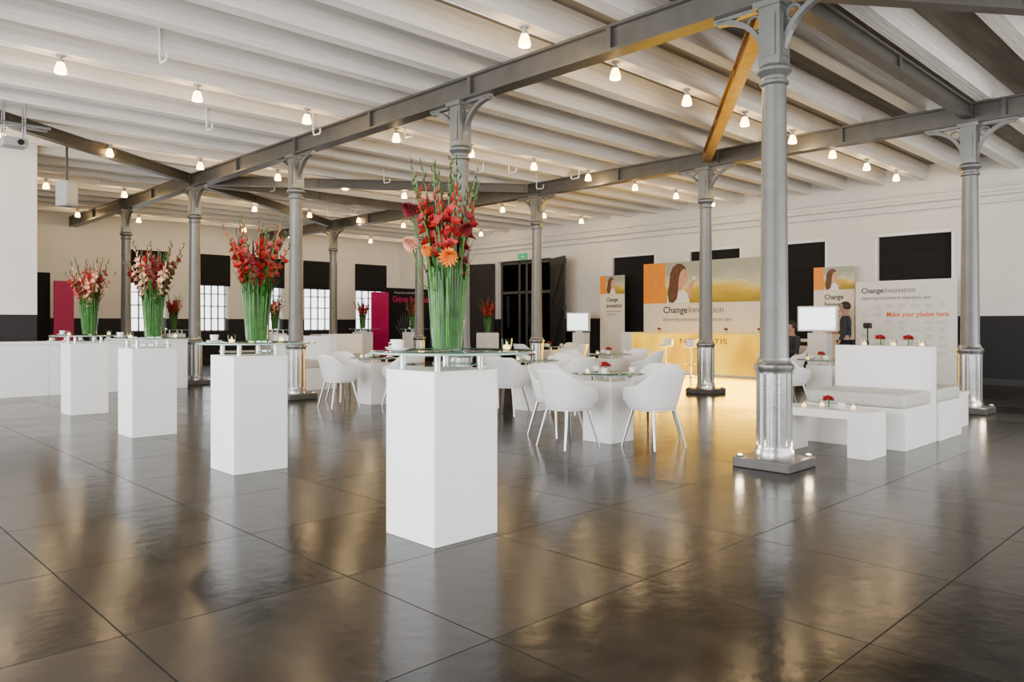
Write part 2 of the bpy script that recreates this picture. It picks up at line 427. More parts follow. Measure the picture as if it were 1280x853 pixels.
# ------------------------------------------------------------------ columns
def column():
    r = thing("iron_column", "silver-grey cast iron column with ring mouldings and curved brackets", "column", (XA, yk(1), 0), 0, "cast iron columns")
    bm = bmesh.new(); box(bm, -.27, .27, -.27, .27, 0, .09)
    finish(bm, "base_plate", M['plate'], r, bevel=.01)
    bm = bmesh.new()
    lathe(bm, [(.175,.09),(.175,.15),(.162,.17),(.162,.2)], 24)
    lathe(bm, [(.158,.19),(.158,.86)], 32, flute=.013)
    lathe(bm, [(.166,.85),(.166,.875),(.18,.895),(.18,.925),(.16,.94),(.148,.955),(.14,.99)], 24)
    finish(bm, "plinth", M['plinthmetal'], r, smooth=True)
    bm = bmesh.new()
    lathe(bm, [(.134,.985),(.126,1.0),(.106,3.45),(.106,3.47)], 28)
    finish(bm, "shaft", M['castiron'], r, smooth=True)
    bm = bmesh.new()
    lathe(bm, [(.106,3.46),(.128,3.475),(.128,3.5),(.110,3.515),(.110,3.54),(.134,3.565),(.154,3.585),(.154,3.61),(.128,3.63),(.12,3.65)], 24)
    box(bm, -.10, .10, -.10, .10, 3.64, 4.20)
    for s_ in (-1, 1):
        box(bm, -.06, .06, s_*.10-.012, s_*.10+.012, 3.72, 4.1); box(bm, s_*.10-.012, s_*.10+.012, -.06, .06, 3.72, 4.1)
    box(bm, -.14, .14, -.14, .14, 4.17, 4.222)
    lathe(bm, [(.135,3.64),(.135,3.68),(.11,3.7)], 4, rot=math.pi/4)
    finish(bm, "capital", M['castiron'], r, smooth=True)
    for s_ in (-1, 1):
        bm = bmesh.new()
        N = 14; w = .035
        outer = []; inner = []
        for i in range(N+1):
            a = math.pi/2*i/N
            outer.append((s_*(.10+.47*(1-math.cos(a))), 3.68+.48*math.sin(a)))
            y2 = .10+.47-(.47+.045)*math.cos(a); z2 = 3.68+(.48+.045)*math.sin(a)
            inner.append((s_*max(y2, .09), min(z2, 4.218)))
        for i in range(N):
            q = [outer[i], outer[i+1], inner[i+1], inner[i]]
            va = [bm.verts.new((-w, y, z)) for y, z in q]; vb = [bm.verts.new((w, y, z)) for y, z in q]
            for k in range(4): bm.faces.new((va[k], va[(k+1)%4], vb[(k+1)%4], vb[k]))
            bm.faces.new(va[::-1]); bm.faces.new(vb)
        box(bm, -w, w, min(s_*.1, s_*.60), max(s_*.1, s_*.60), 4.185, 4.222)
        pts = []
        for i in range(13):
            a = 2*math.pi*i/12; pts.append((0, s_*(.19+.065*math.cos(a)), 4.09+.065*math.sin(a)))
        tube(bm, pts, .014, 6)
        finish(bm, "bracket", M['castiron'], r, smooth=True)
    return r
c0 = column()
for x, k in [(XA, k) for k in range(2, 6)]+[(XB, k) for k in range(1, 6)]+[(XZ, 2), (XZ, 3)]: copy_thing(c0, (x, yk(k), 0))

# ------------------------------------------------------------------ ceiling lamps
def plight(name, loc, p, col, rad, spec=1):
    l = bpy.data.lights.new(name, 'POINT'); l.energy = p; l.color = col; l.shadow_soft_size = rad; l.specular_factor = spec
    o = bpy.data.objects.new(name, l); COL.objects.link(o); o.location = loc
    return o
lamp = thing("ceiling_lamp", "small lit bell-shaped glass ceiling lamp on a grey socket", "lamp", (5.85, 5.8, 4.52), 0, "small bell ceiling lamps")
bm = bmesh.new(); lathe(bm, [(.05,0),(.05,-.015),(.02,-.02),(.02,-.05),(.035,-.055),(.038,-.09)][::-1], 14)
finish(bm, "lamp_socket", M['steelgrey'], lamp, smooth=True)
bm = bmesh.new(); lathe(bm, [(.06,-.22),(.069,-.21),(.064,-.17),(.052,-.13),(.038,-.092),(.034,-.088)], 18)
finish(bm, "lamp_shade", M['lamp'], lamp, smooth=True)
rows = {5.8:(5.85,1.58), 10.3:(2.5,1.63), 14.8:(2.75,1.62), 19.3:(4.4,1.62), 23.8:(6.2,1.62)}
lpos = []
for y, (x0, dx) in rows.items():
    x = x0
    while x < 18.3:
        lpos.append((x, y)); x += dx
for x, y in lpos[1:]: copy_thing(lamp, (x, y, 4.52))
for x, y in lpos: plight("lamp_light", (x, y, 4.22), 20, (1,.70,.36), .07)
for y in rows:
    bm = bmesh.new(); tube(bm, [(0, y+.075, 4.513), (XW-.03, y+.075, 4.513)], .008, 6)
    tag(finish(bm, "electric_cable", M['white']), "thin white electric cable along a joist", "cable", "ceiling cables")
cr = None
rnd = random.Random(3)
for i in range(26):
    y = JY[rnd.randrange(13, 28)]; x = rnd.uniform(.25*y+.5, 15)
    if cr is None:
        bm = bmesh.new(); tube(bm, [(0,.112,4.86),(0,.112,4.42),(0,.13,4.36),(0,.3,4.35),(.0,.33,4.37),(.0,.33,4.43)], .011, 6)
        cr = finish(bm, "ceiling_hook", M['white'], smooth=True, loc=(x, y, 0)); o = cr
    else:
        o = cr.copy(); COL.objects.link(o); o.location = (x, y, 0); o.rotation_euler[2] = rnd.choice((0, math.pi))
    tag(o, "thin white metal conduit hook under the ceiling", "hook", "ceiling conduit hooks")
for z, r_, dx in ((4.05,.045,.16), (3.88,.03,.12), (4.22,.025,.12)):
    bm = bmesh.new(); tube(bm, [(XW-dx, 0, z), (XW-dx, 24, z)], r_, 10)
    for k in range(9): box(bm, XW-dx-.01, XW, 1+k*2.6, 1.04+k*2.6, z-.02, z+.02)
    tag(finish(bm, "wall_pipe", M['joist'], smooth=True), "white painted pipe running along the wall", "pipe", "wall pipes")

# ------------------------------------------------------------------ standing tables
OX, OY = .05, -.05
def ped(loc, name="standing_table"):
    r = thing(name, "tall white square pedestal with a round glass top", "table", loc, 0, "white pedestal standing tables")
    bm = bmesh.new(); box(bm, -.25, .25, -.24, .24, 0, 1.02)
    finish(bm, "pedestal", M['white'], r, bevel=.004)
    bm = bmesh.new(); lathe(bm, [(.51,1.120),(.513,1.122),(.513,1.132),(.51,1.134)], 64, c=(OX, OY))
    for f in bm.faces:
        if len(f.verts) == 4: f.material_index = 1
    finish(bm, "glass_top", [M['glass'], M['glassedge']], r, smooth=True)
    bm = bmesh.new(); box(bm, -.2, .2, -.2, .2, 1.045, 1.055)
    finish(bm, "glass_shelf", M['glass'], r)
    for sx in (-1, 1):
        for sy in (-1, 1):
            bm = bmesh.new(); lathe(bm, [(.02,1.02),(.02,1.12)], 12, c=(sx*.17, sy*.17))
            finish(bm, "spacer", M['chrome'], r, smooth=True)
    return r
P = [(3.0+.1*k, 3.70+2.87*k) for k in range(4)]
p0 = ped((P[0][0], P[0][1], 0))
for x, y in P[1:]: copy_thing(p0, (x, y, 0))
far_tables = [(8.3,22.4),(10.5,20.6),(14.4,22.0),(15.6,20.8)]
for x, y in far_tables: copy_thing(p0, (x, y, 0))

# ------------------------------------------------------------------ flowers
def petal(bm, o, ax, side, L, W, mi):
    n = ax.cross(side).normalized()
    b0 = bm.verts.new(o); l = bm.verts.new(o+ax*L*.6+side*W+n*L*.1); r_ = bm.verts.new(o+ax*L*.6-side*W+n*L*.1)
    t = bm.verts.new(o+ax*L+n*L*-.12); c = bm.verts.new(o+ax*L*.6-n*L*.03)
    for f in ((b0,l,c),(b0,c,r_),(l,t,c),(c,t,r_)):
        bm.faces.new(f).material_index = mi
def floret(bm, o, d, size, mi, rnd):
    d = d.normalized(); u = d.cross(Vector((0,0,1)));
    if u.length < .1: u = Vector((1,0,0))
    u.normalize(); v = d.cross(u)
    for k in range(6):
        a = 2*math.pi*k/6+rnd.random()*.4
        rad = u*math.cos(a)+v*math.sin(a)
        ax = (d*.75+rad*.75).normalized(); side = d.cross(rad).normalized()
        petal(bm, o, ax, side, size*rnd.uniform(.85,1.15), size*.36, mi)
def bouquet(loc, seed, cols, nglad, dahl, label, hmax=1.2, spread=1.0, fl=(.05,.3), fend=.56, extra=7):
    rnd = random.Random(seed)
    r = thing("flower_arrangement", label, "flowers", loc, 0, "tall gladiolus arrangements")
    bm = bmesh.new(); lathe(bm, [(.095,0),(.10,.01),(.112,.34),(.109,.34),(.096,.014)], 28, caps=False)
    lathe(bm, [(.095,0),(.095,.008)], 28)
    finish(bm, "vase", M['vglass'], r, smooth=True, label="clear glass vase packed with green stems")
    bm = bmesh.new()
    for i in range(150):
        outer = i < 80
        a = 2*math.pi*i/80+rnd.uniform(-.05,.05) if outer else rnd.uniform(0, 2*math.pi)
        q = 1 if outer else math.sqrt(rnd.random())
        r0, r1 = .085*q, (.118+rnd.uniform(-.01,.012))*q
        ht = rnd.uniform(.42, .56)
        tw = rnd.uniform(-.12, .12)
        tube(bm, [(r0*math.cos(a), r0*math.sin(a), .012), (.5*(r0+r1)*math.cos(a+tw*.4), .5*(r0+r1)*math.sin(a+tw*.4), ht*.55), (r1*math.cos(a+tw), r1*math.sin(a+tw), ht)], [.0085,.008,.005], 5, mi=0 if rnd.random() < .5 else 1)
    o = finish(bm, "stems", [M['stem'], M['leaf']], r, smooth=True); o["kind"] = "stuff"
    bm = bmesh.new()
    for i in range(40):
        a = rnd.uniform(0, 2*math.pi); ht = rnd.uniform(.5, .88)*hmax/1.2; out = rnd.uniform(.03, .14)*spread; w = rnd.uniform(.010, .018)
        d = Vector((math.cos(a), math.sin(a), 0)); s_ = Vector((-d.y, d.x, 0))
        prev = None
        for k in range(6):
            t = k/5; c = d*(.085+out*t*t)+Vector((0,0,.3+(ht-.3)*t)); ww = w*(1-t**2*.95)
            cur = (bm.verts.new(c+s_*ww), bm.verts.new(c-s_*ww))
            if prev: bm.faces.new((prev[0], prev[1], cur[1], cur[0]))
            prev = cur
    o = finish(bm, "leaves", M['leaf'], r, fix=False); o["kind"] = "stuff"
    for i in range(nglad+extra):
        green = i >= nglad
        a = 2*math.pi*i/nglad+rnd.uniform(-.3,.3); lean = (rnd.uniform(.10, .22) if i % 3 else rnd.uniform(0,.1))*spread
        top = (rnd.uniform(.76, .98) if not green else rnd.uniform(.85, 1.0))*hmax
        d = Vector((math.cos(a), math.sin(a), 0))
        def pos(t): return d*(.05+lean*t**1.3)+Vector((0,0,.35+(top-.35)*t))
        bm = bmesh.new()
        tube(bm, [pos(t/6) for t in range(7)], [.007,.007,.006,.006,.005,.004,.002], 5, mi=0)
        ci = rnd.randrange(len(cols))
        n = 16
        t0 = rnd.uniform(*fl)
        if green: t0 = .45
        for k in range(n):
            t = t0+(1-t0)*k/n; o_ = pos(t)
            side = a+(k % 2)*math.pi*.8+rnd.uniform(-.9,.9)
            dd = Vector((math.cos(side), math.sin(side), .6)).normalized()
            if t < fend and not green:
                if k % 2 == 0 or rnd.random() < .7: floret(bm, o_+dd*.012, dd, rnd.uniform(.045,.068), 2, rnd)
            else:
                L = .045*(1.25-t)+.012
                tube(bm, [o_, o_+(dd+Vector((0,0,.4)))*L*.5, o_+(dd*.7+Vector((0,0,1.1)))*L], [.006,.010*(1.3-t)+.003,.001], 5, mi=1 if (t > fend+.16 or green) else 2)
        finish(bm, "gladiolus", [M['stem'], M['bud'], M[cols[ci]]], r, fix=False)
    for (x, y, z, s_, c, dx, dy) in dahl:
        bm = bmesh.new()
        f = Vector((dx, dy, .35)).normalized(); u = f.cross(Vector((0,0,1))).normalized(); v = u.cross(f)
        o_ = Vector((x, y, z))
        for ring in range(6):
            n = 14-ring
            for k in range(n):
                aa = 2*math.pi*k/n+ring*.3; rad = u*math.cos(aa)+v*math.sin(aa)
                th = ring/5
                ax = (rad*(1-th*.85)+f*(th*.9+.05)).normalized(); sd = f.cross(rad).normalized()
                petal(bm, o_+f*.01*ring, ax, sd, s_*(1-.35*th), s_*.17, 0)
        tube(bm, [o_, o_*.7+Vector((0,0,-.05)), (x*.3, y*.3, .35)], .005, 5, mi=1)
        finish(bm, "dahlia", [M[c], M['stem']], r, fix=False)
    return r
TT = 1.136
b1 = bouquet((P[0][0]+.02, P[0][1]-.03, TT), 11, ['red','red','darkred'], 14,
    [(-.11,-.14,.56,.066,'dahlia',-.5,-.8),(-.22,.07,.645,.055,'peach',-.9,-.3),(-.19,.12,.86,.056,'darkred',-.8,-.3),(-.01,-.18,.73,.05,'darkred',-.3,-.9),(-.19,-.04,.60,.04,'dahlia',-.8,-.6)],
    "tall bouquet of red gladioli and orange dahlias in glass vase", 1.26, 1.05, (.12,.34), .62, 6)
b2 = bouquet((P[1][0]+OX, P[1][1]+OY, TT), 23, ['darkred','red','darkred','pink'], 17, [], "tall bouquet of crimson gladioli in glass vase", 1.18, 1.5, (.1,.4), .72, 3)
b3 = bouquet((P[2][0]+OX, P[2][1]+OY, TT), 37, ['red','darkred','pink','red','peach'], 17, [], "tall bouquet of red and pink gladioli in glass vase", 1.18, 1.5, (.1,.4), .72, 3)
copy_thing(b3, (P[3][0]+OX, P[3][1]+OY, TT), 1.3)
for i, (x, y) in enumerate(far_tables): copy_thing([b2, b3][i % 2], (x, y, TT), i*1.1, "tall bouquet of red gladioli in glass vase", (.9,.9,.9))

# ------------------------------------------------------------------ small things
def candle(loc):
    r = thing("candle_holder", "small glass holder with a lit tealight candle", "candle", loc, 0, "glass tealight holders")
    bm = bmesh.new(); lathe(bm, [(.026,0),(.03,.003),(.034,.07),(.032,.07),(.028,.006)], 16, caps=False); lathe(bm, [(.026,0),(.026,.004)], 16)
    finish(bm, "glass", M['vglass'], r, smooth=True)
    bm = bmesh.new(); lathe(bm, [(.022,.004),(.023,.03),(.005,.032),(.004,.045),(.001,.055)], 12)
    finish(bm, "candle", M['wax'], r, smooth=True)
    return r
def cup(loc):
    r = thing("coffee_cup", "white porcelain coffee cup on its saucer", "cup", loc, 0, "white coffee cups")
    bm = bmesh.new(); lathe(bm, [(.03,0),(.045,.004),(.07,.014),(.068,.017),(.03,.008)], 20)
    finish(bm, "saucer", M['ceramic'], r, smooth=True)
    bm = bmesh.new(); lathe(bm, [(.02,.009),(.03,.02),(.038,.065),(.036,.065),(.026,.022)], 18)
    tube(bm, [(.036,0,.055),(.058,0,.05),(.058,0,.032),(.032,0,.028)], .004, 6)
    finish(bm, "cup", M['ceramic'], r, smooth=True)
    return r
def posy(loc):
    rnd = random.Random(5)
    r = thing("flower_glass", "small drinking glass holding a cut red flower", "flowers", loc, 0, "small glasses with red flowers")
    bm = bmesh.new(); lathe(bm, [(.03,0),(.032,.004),(.042,.09),(.040,.09),(.03,.008)], 18, caps=False); lathe(bm, [(.03,0),(.03,.005)], 18)
    finish(bm, "glass", M['vglass'], r, smooth=True)
    bm = bmesh.new()
    for k in range(5):
        a = k*1.3; floret(bm, Vector((.015*math.cos(a), .015*math.sin(a), .07+.012*(k % 2))), Vector((math.cos(a), math.sin(a), 1.2)), .055, 0, rnd)
    finish(bm, "blossom", M['red'], r, fix=False)
    bm = bmesh.new()
    for k in range(4): tube(bm, [(.008*k-.012,0,.006),(.004*k,.0,.08)], .004, 5)
    finish(bm, "stem", M['stem'], r)
    return r
CAN = candle((P[0][0]-.26, P[0][1]+.12, TT)); CUP = cup((P[0][0]-.16, P[0][1]+.26, TT)); POS = posy((7.68, 3.28, .452))
copy_thing(CAN, (P[0][0]+.32, P[0][1]-.25, TT))
copy_thing(CUP, (P[0][0]-.32, P[0][1]+.02, TT), 2)
for i in (1, 2, 3):
    for dx, dy in ((-.26,-.22),(.34,.05),(.15,.28)): copy_thing(CAN, (P[i][0]+dx, P[i][1]+dy, TT))
    copy_thing(CUP, (P[i][0]-.25, P[i][1]+.16, TT), 1)
for x, y in far_tables: copy_thing(CAN, (x-.28, y-.2, TT))
def uplight(loc):
    r = thing("uplight", "small round metal uplight glowing warm white", "lamp", loc, 0, "column uplights")
    bm = bmesh.new(); lathe(bm, [(.030,0),(.032,.004),(.032,.018),(.026,.020)], 18); finish(bm, "housing", M['chrome'], r, smooth=True)
    bm = bmesh.new(); lathe(bm, [(.024,.0205),(.018,.024),(.004,.026)], 18); finish(bm, "lens", M['uplit'], r, smooth=True)
    return r
UP = None
for cx, cy in ((XA,yk(1)),(XB,yk(1)),(XB,yk(2)),(XA,yk(2)),(XA,yk(3)),(XA,yk(4)),(XB,yk(3))):
    for dx, dy in ((-.22,.22),(.22,-.22)):
        p = (cx+dx, cy+dy, .091)
        if UP is None: UP = uplight(p)
        else: copy_thing(UP, p)

# ------------------------------------------------------------------ chairs
def chair():
    r = thing("armchair", "white moulded plastic tub armchair with four metal legs", "chair", (0,0,0), 0, "white plastic tub armchairs")
    N = 28; V = 6
    bm = bmesh.new(); grid = []
    for i in range(N+1):
        a = R(-138+276*i/N); aa = abs(math.degrees(a))
        if aa < 45: hh = .83
        elif aa < 85: hh = .83-.17*((aa-45)/40)
        elif aa < 120: hh = .66-.03*(aa-85)/35
        else: hh = .63-.14*((aa-120)/18)**1.3
        row = []
        for j in range(V+1):
            v = j/V
            W = .215+.085*v**.8; D = .20+.07*v
            sx = math.sin(a); cy = -math.cos(a)
            e = .8
            x = W*math.copysign(abs(sx)**e, sx); y = D*math.copysign(abs(cy)**e, cy)
            if cy < 0: y -= .05*v*(-cy)
            else: y += .02
            z = .40+(hh-.40)*v
            row.append(bm.verts.new((x, y, z)))
        grid.append(row)
    for i in range(N):
        for j in range(V): bm.faces.new((grid[i][j], grid[i+1][j], grid[i+1][j+1], grid[i][j+1]))
    o = finish(bm, "backrest", M['plastic'], r, smooth=True)
    so = o.modifiers.new("Solidify", 'SOLIDIFY'); so.thickness = .02; so.offset = 0
    su = o.modifiers.new("Subdivision", 'SUBSURF'); su.levels = 1; su.render_levels = 1
    bm = bmesh.new()
    pts = []
    for i in range(32):
        a = 2*math.pi*i/32; c, s_ = math.cos(a), math.sin(a)
        pts.append((.218*math.copysign(abs(c)**.75, c), .215*math.copysign(abs(s_)**.75, s_)+.01))
    for sc, z, first in ((.82,.385,1),(1,.395,0),(1,.44,0),(.85,.45,0),(.4,.438,0)):
        ring = [bm.verts.new((x*sc, y*sc, z)) for x, y in pts]
        if first: bm.faces.new(ring[::-1])
        else:
            for k in range(32): bm.faces.new((prev[k], prev[(k+1)%32], ring[(k+1)%32], ring[k]))
        prev = ring
    bm.faces.new(prev)
    finish(bm, "seat", M['plastic'], r, smooth=True)
    for sx in (-1, 1):
        for sy in (-1, 1):
            bm = bmesh.new(); tube(bm, [(sx*.16, sy*.15, .395), (sx*.19, sy*.18, .25), (sx*.235, sy*.235, 0)], [.019,.017,.012], 10)
            finish(bm, "leg", M['chrome'], r, smooth=True)
    return r
ch0 = chair(); first_chair = [True]
def put_chair(x, y, tx, ty, jit=0):
    a = math.atan2(ty-y, tx-x)-math.pi/2+jit
    if first_chair[0]:
        ch0.location = (x, y, 0); ch0.rotation_euler[2] = a; first_chair[0] = False; return ch0
    return copy_thing(ch0, (x, y, 0), a)
def cafe(loc):
    r = thing("cafe_table", "low round glass table on a white square pedestal", "table", loc, 0, "round glass cafe tables")
    bm = bmesh.new(); box(bm, -.2, .2, -.2, .2, 0, .67); finish(bm, "pedestal", M['white'], r, bevel=.004)
    bm = bmesh.new(); lathe(bm, [(.4,.738),(.405,.741),(.405,.747),(.4,.75)], 48)
    for f in bm.faces:
        if len(f.verts) == 4: f.material_index = 1
    finish(bm, "glass_top", [M['glass'], M['glassedge']], r, smooth=True)
    for sx in (-1, 1):
        for sy in (-1, 1):
            bm = bmesh.new(); lathe(bm, [(.018,.67),(.018,.738)], 12, c=(sx*.14, sy*.14)); finish(bm, "spacer", M['chrome'], r, smooth=True)
    return r
groups = [((6.70,5.33), [(6.08,5.38),(6.70,4.72),(7.40,5.25),(6.6,6.02)]),
          ((8.30,8.05), [(7.58,7.85),(8.38,7.33),(9.02,8.2),(8.25,8.78)]),
          ((7.1,10.5), [(6.38,10.42),(7.15,9.78),(7.82,10.6),(7.0,11.22)]),
          ((11.0,8.7), [(10.28,8.8),(11.1,7.98),(11.72,8.75),(10.9,9.42)]),
          ((11.55,5.0), [(10.85,5.25),(11.5,5.72),(11.4,4.28)]),
          ((13.6,12.6), [(12.9,12.7),(13.7,11.9),(14.3,12.7)])]
ct0 = None
for (tx, ty), chs in groups:
    if ct0 is None: ct0 = cafe((tx, ty, 0))
    else: copy_thing(ct0, (tx, ty, 0))
    for x, y in chs: put_chair(x, y, tx, ty, random.uniform(-.2,.2))
    copy_thing(POS, (tx+.02, ty+.05, .751)); copy_thing(CUP, (tx-.22, ty-.12, .751), 2); copy_thing(CUP, (tx+.15, ty-.22, .751), 4)
    copy_thing(CUP, (tx+.1, ty+.25, .751), 1); copy_thing(CAN, (tx-.12, ty+.2, .751))

# ------------------------------------------------------------------ lounge
def lounge(loc, rz, L=1.05, back=True, label="white box sofa module with pale cushion and tall straight back", name="sofa"):
    r = thing(name, label, "sofa", loc, rz, "white box lounge modules")
    bm = bmesh.new(); box(bm, 0, .8, 0, L, 0, .43); finish(bm, "base", M['white'], r, bevel=.005)
    bm = bmesh.new(); box(bm, .015, .79, .01, L-.01, .432, .575)
    finish(bm, "cushion", M['cushion'], r, smooth=False, bevel=.035, label="pale grey leather cushion")
    if back:
        bm = bmesh.new(); box(bm, .802, .96, 0, L, 0, 1.05); finish(bm, "backrest", M['white'], r, bevel=.005)
    return r
lounge((8.25, 2.74, 0), 0)
lounge((10.05, 3.70, 0), math.pi, back=False, L=.98, label="white box bench seat with pale grey cushion", name="bench_seat")
lounge((7.2, 13.4, 0), 0); lounge((7.2, 14.7, 0), 0); lounge((10.6, 15.4, 0), R(90))
r = thing("coffee_table", "low white lacquered bench table with solid slab legs", "table", (7.47, 2.80, 0))
bm = bmesh.new(); box(bm, 0, .42, 0, 1.0, .37, .45); finish(bm, "tabletop", M['white'], r, bevel=.003)
for y in (0, .79):
    bm = bmesh.new(); box(bm, 0, .42, y, y+.21, 0, .37); finish(bm, "leg", M['white'], r, bevel=.003)
copy_thing(CAN, (7.6,3.5,.452)); copy_thing(CAN, (7.72,3.05,.452)); copy_thing(CUP, (7.6,3.12,.452)); copy_thing(CAN,(7.8,3.4,.452))
r = thing("side_table", "small white cube side table", "table", (10.6, 2.9, 0))
bm = bmesh.new(); box(bm, 0, .4, 0, .5, 0, .40); finish(bm, "body", M['white'], r, bevel=.003)
bm = bmesh.new(); box(bm, -.01, .41, -.01, .51, .402, .44); finish(bm, "tabletop", M['white'], r, bevel=.003)
for i, y in enumerate((2.86,3.0,3.16,3.3,3.48)):
    copy_thing(POS if i % 2 else CAN, (9.13, y, 1.052))

# ------------------------------------------------------------------ low counter along the partition
r = thing("buffet_counter", "long low white counter with panel seams", "counter", (-3.8, 15.75, 0))
bm = bmesh.new()
for k in range(8): box(bm, k*1.24, k*1.24+1.236, 0, .42, 0, .93)
finish(bm, "counter_body", M['white'], r, bevel=.003)
bm = bmesh.new(); box(bm, 0, 9.92, -.02, .44, .932, .98); finish(bm, "countertop", M['white'], r, bevel=.003)
for i in range(10): copy_thing(CUP, (3.7+.24*i, 15.86, .982), i)
for i in range(4): copy_thing(POS, (3.8+.6*i, 16.08, .982), i)
def plinth(x, y, h=1.02, w=.25):
    r = thing("display_plinth", "plain white square display plinth", "plinth", (x, y, 0), 0, "white display plinths")
    bm = bmesh.new(); box(bm, -w, w, -w, w, 0, h-.03); finish(bm, "body", M['white'], r, bevel=.004)
    bm = bmesh.new(); box(bm, -w+.01, w-.01, -w+.01, w-.01, h-.028, h); finish(bm, "top", M['white'], r)
    return r
plinth(16.2, 17.7); copy_thing(b2, (16.2, 17.7, 1.022), 2, "tall bouquet of red gladioli in glass vase")
plinth(13.3, 22.6, .95, .35); plinth(11.4, 22.2, .6, .5)

# ------------------------------------------------------------------ panels & lettering
def proot(name, label, cat, origin, facing='X'):
    r = thing(name, label, cat, (0,0,0))
    if facing == 'X': m = Matrix(((0,0,-1),(-1,0,0),(0,1,0)))
    else: m = Matrix(((1,0,0),(0,0,-1),(0,1,0)))
    m = m.to_4x4(); m.translation = Vector(origin); r.matrix_world = m
    return r
def board(r, W, Hh, m, name="board", z0=-.05, z1=0, x0=0, y0=0):
    bm = bmesh.new(); box(bm, x0, x0+W, y0, y0+Hh, z0, z1); return finish(bm, name, m, r)
def text(r, s, x, y, size, m, width=None, bold=0, z=.004):
    cu = bpy.data.curves.new("lettering", 'FONT'); cu.body = s; cu.size = size; cu.offset = bold; cu.extrude = .001
    t = bpy.data.objects.new("tmp", cu); COL.objects.link(t)
    bpy.context.view_layer.update()
    dg = bpy.context.evaluated_depsgraph_get()
    me = bpy.data.meshes.new_from_object(t.evaluated_get(dg))
    bpy.data.objects.remove(t)
    xs = [v.co.x for v in me.vertices]; w = max(xs)-min(xs)
    if width:
        k = width/w
        for v in me.vertices: v.co.x *= k
        w = width
    me.materials.clear(); me.materials.append(m)
    o = bpy.data.objects.new("lettering", me); COL.objects.link(o); o.parent = r; o.location = (x, y, z)
    return w
def poly(r, pts, m, name, z=.004):
    bm = bmesh.new(); prism(bm, pts, z-.002, z); return finish(bm, name, m, r)
def woman(r, x, y, s, z=.006):
    S = lambda pts: [(x+a*s, y+b_*s) for a, b_ in pts]
    poly(r, S([(.0,0),(.02,.2),(.12,.32),(.3,.38),(.5,.32),(.62,.2),(.66,0)]), M['whiteink'], "printed_blouse", z)
    poly(r, S([(.06,.02),(.03,.25),(.08,.5),(.10,.72),(.18,.88),(.30,.96),(.43,.96),(.53,.88),(.56,.79),(.46,.72),(.38,.52),(.34,.3),(.3,.1),(.2,.0)]), M['brownhair'], "printed_hair", z+.004)
    poly(r, S([(.34,.44),(.36,.6),(.40,.74),(.49,.83),(.56,.80),(.575,.71),(.62,.63),(.59,.60),(.605,.55),(.585,.52),(.59,.47),(.54,.43),(.47,.42),(.45,.32),(.36,.28)]), M['printskin'], "printed_face", z+.008)
    poly(r, S([(.62,.12),(.60,.3),(.63,.42),(.70,.47),(.76,.46),(.74,.36),(.70,.28),(.72,.1)]), M['printskin'], "printed_hand", z+.010)
    poly(r, S([(.52,.67),(.56,.68),(.56,.665),(.525,.655)]), M['ink'], "printed_eye", z+.012)
    bm = bmesh.new(); tube(bm, [(x+.72*s, y+.42*s, z+.012), (x+.78*s, y+.55*s, z+.012)], .006*s, 5); finish(bm, "printed_flower_stalk", M['stem'], r)
    n = 14; poly(r, [(x+.79*s+.045*s*math.cos(2*math.pi*k/n), y+.59*s+.045*s*math.sin(2*math.pi*k/n)) for k in range(n)], M['whiteink'], "printed_seed_head", z+.014)

r = proot("exhibition_banner", "wide cream display wall with printed woman, meadow and lettering", "banner", (17.9, 12.95, 0))
board(r, 3.75, 3.0, M['cream'])
board(r, .74, 1.13, M['orange'], "orange_block", .0, .004, 0, 1.87)
board(r, 3.01, 1.13, M['meadow'], "printed_picture", .0, .004, .74, 1.87)
woman(r, .78, 1.875, 1.12)
text(r, "Change", .66, 1.60, .25, M['ink'], .78, .004)
text(r, "Innovation", 1.47, 1.60, .25, M['greyink'], 1.05)
text(r, "Improving outcomes in respiratory care", .66, 1.38, .14, M['greyink'], 2.1)
def small_banner(origin, W, Hh, lab):
    r = proot("roll_up_banner", lab, "banner", origin)
    board(r, W, Hh-.04, M['cream'], y0=.04, z0=-.02); board(r, W, .04, M['chrome'], "foot", -.12, .12)
    board(r, W*.25, .55, M['orange'], "orange_block", 0, .004, 0, Hh-.55)
    board(r, W*.75, .55, M['meadow'], "printed_picture", 0, .004, W*.25, Hh-.55)
    woman(r, W*.27, Hh-.548, .52)
    text(r, "Change", W*.27, Hh-.78, .17, M['ink'], W*.46, .003)
    text(r, "Innovation", W*.27, Hh-.96, .17, M['ink'], W*.62, .003)
    text(r, "Improving outcomes in", W*.27, Hh-1.09, .07, M['greyink'], W*.6)
    text(r, "respiratory care", W*.27, Hh-1.19, .07, M['greyink'], W*.42)
small_banner((18.15, 14.75, 0), .92, 2.75, "tall narrow cream banner with orange block and picture")
small_banner((18.3, 8.18, 0), .98, 2.67, "tall narrow cream banner with orange block and picture")
r = proot("exhibition_banner", "white pledge board with lettering and rows of small notes", "banner", (18.0, 7.06, 0))
board(r, 2.1, 2.27, M['boardwhite'])
text(r, "Change", .13, 2.0, .17, M['ink'], .48, .003); text(r, "Innovation", .63, 2.0, .17, M['greyink'], .64)
text(r, "Improving outcomes in respiratory care", .13, 1.85, .11, M['greyink'], 1.45)
text(r, "Make your pledge here", .68, 1.46, .16, M['orangeink'], 1.26, .003)
bm = bmesh.new(); rn = random.Random(9)
for i in range(7):
    for j in range(7):
        x = .12+i*.27+rn.uniform(-.02,.02); y = 1.66-j*.17+rn.uniform(-.02,.02)
        if rn.random() < .2 or (1.38 < y < 1.66 and x > .5): continue
        for q in range(3): box(bm, x, x+rn.uniform(.12,.19), y+q*.028, y+q*.028+.008, .001, .004)
o = finish(bm, "handwritten_notes", M['note'], r); o["kind"] = "stuff"
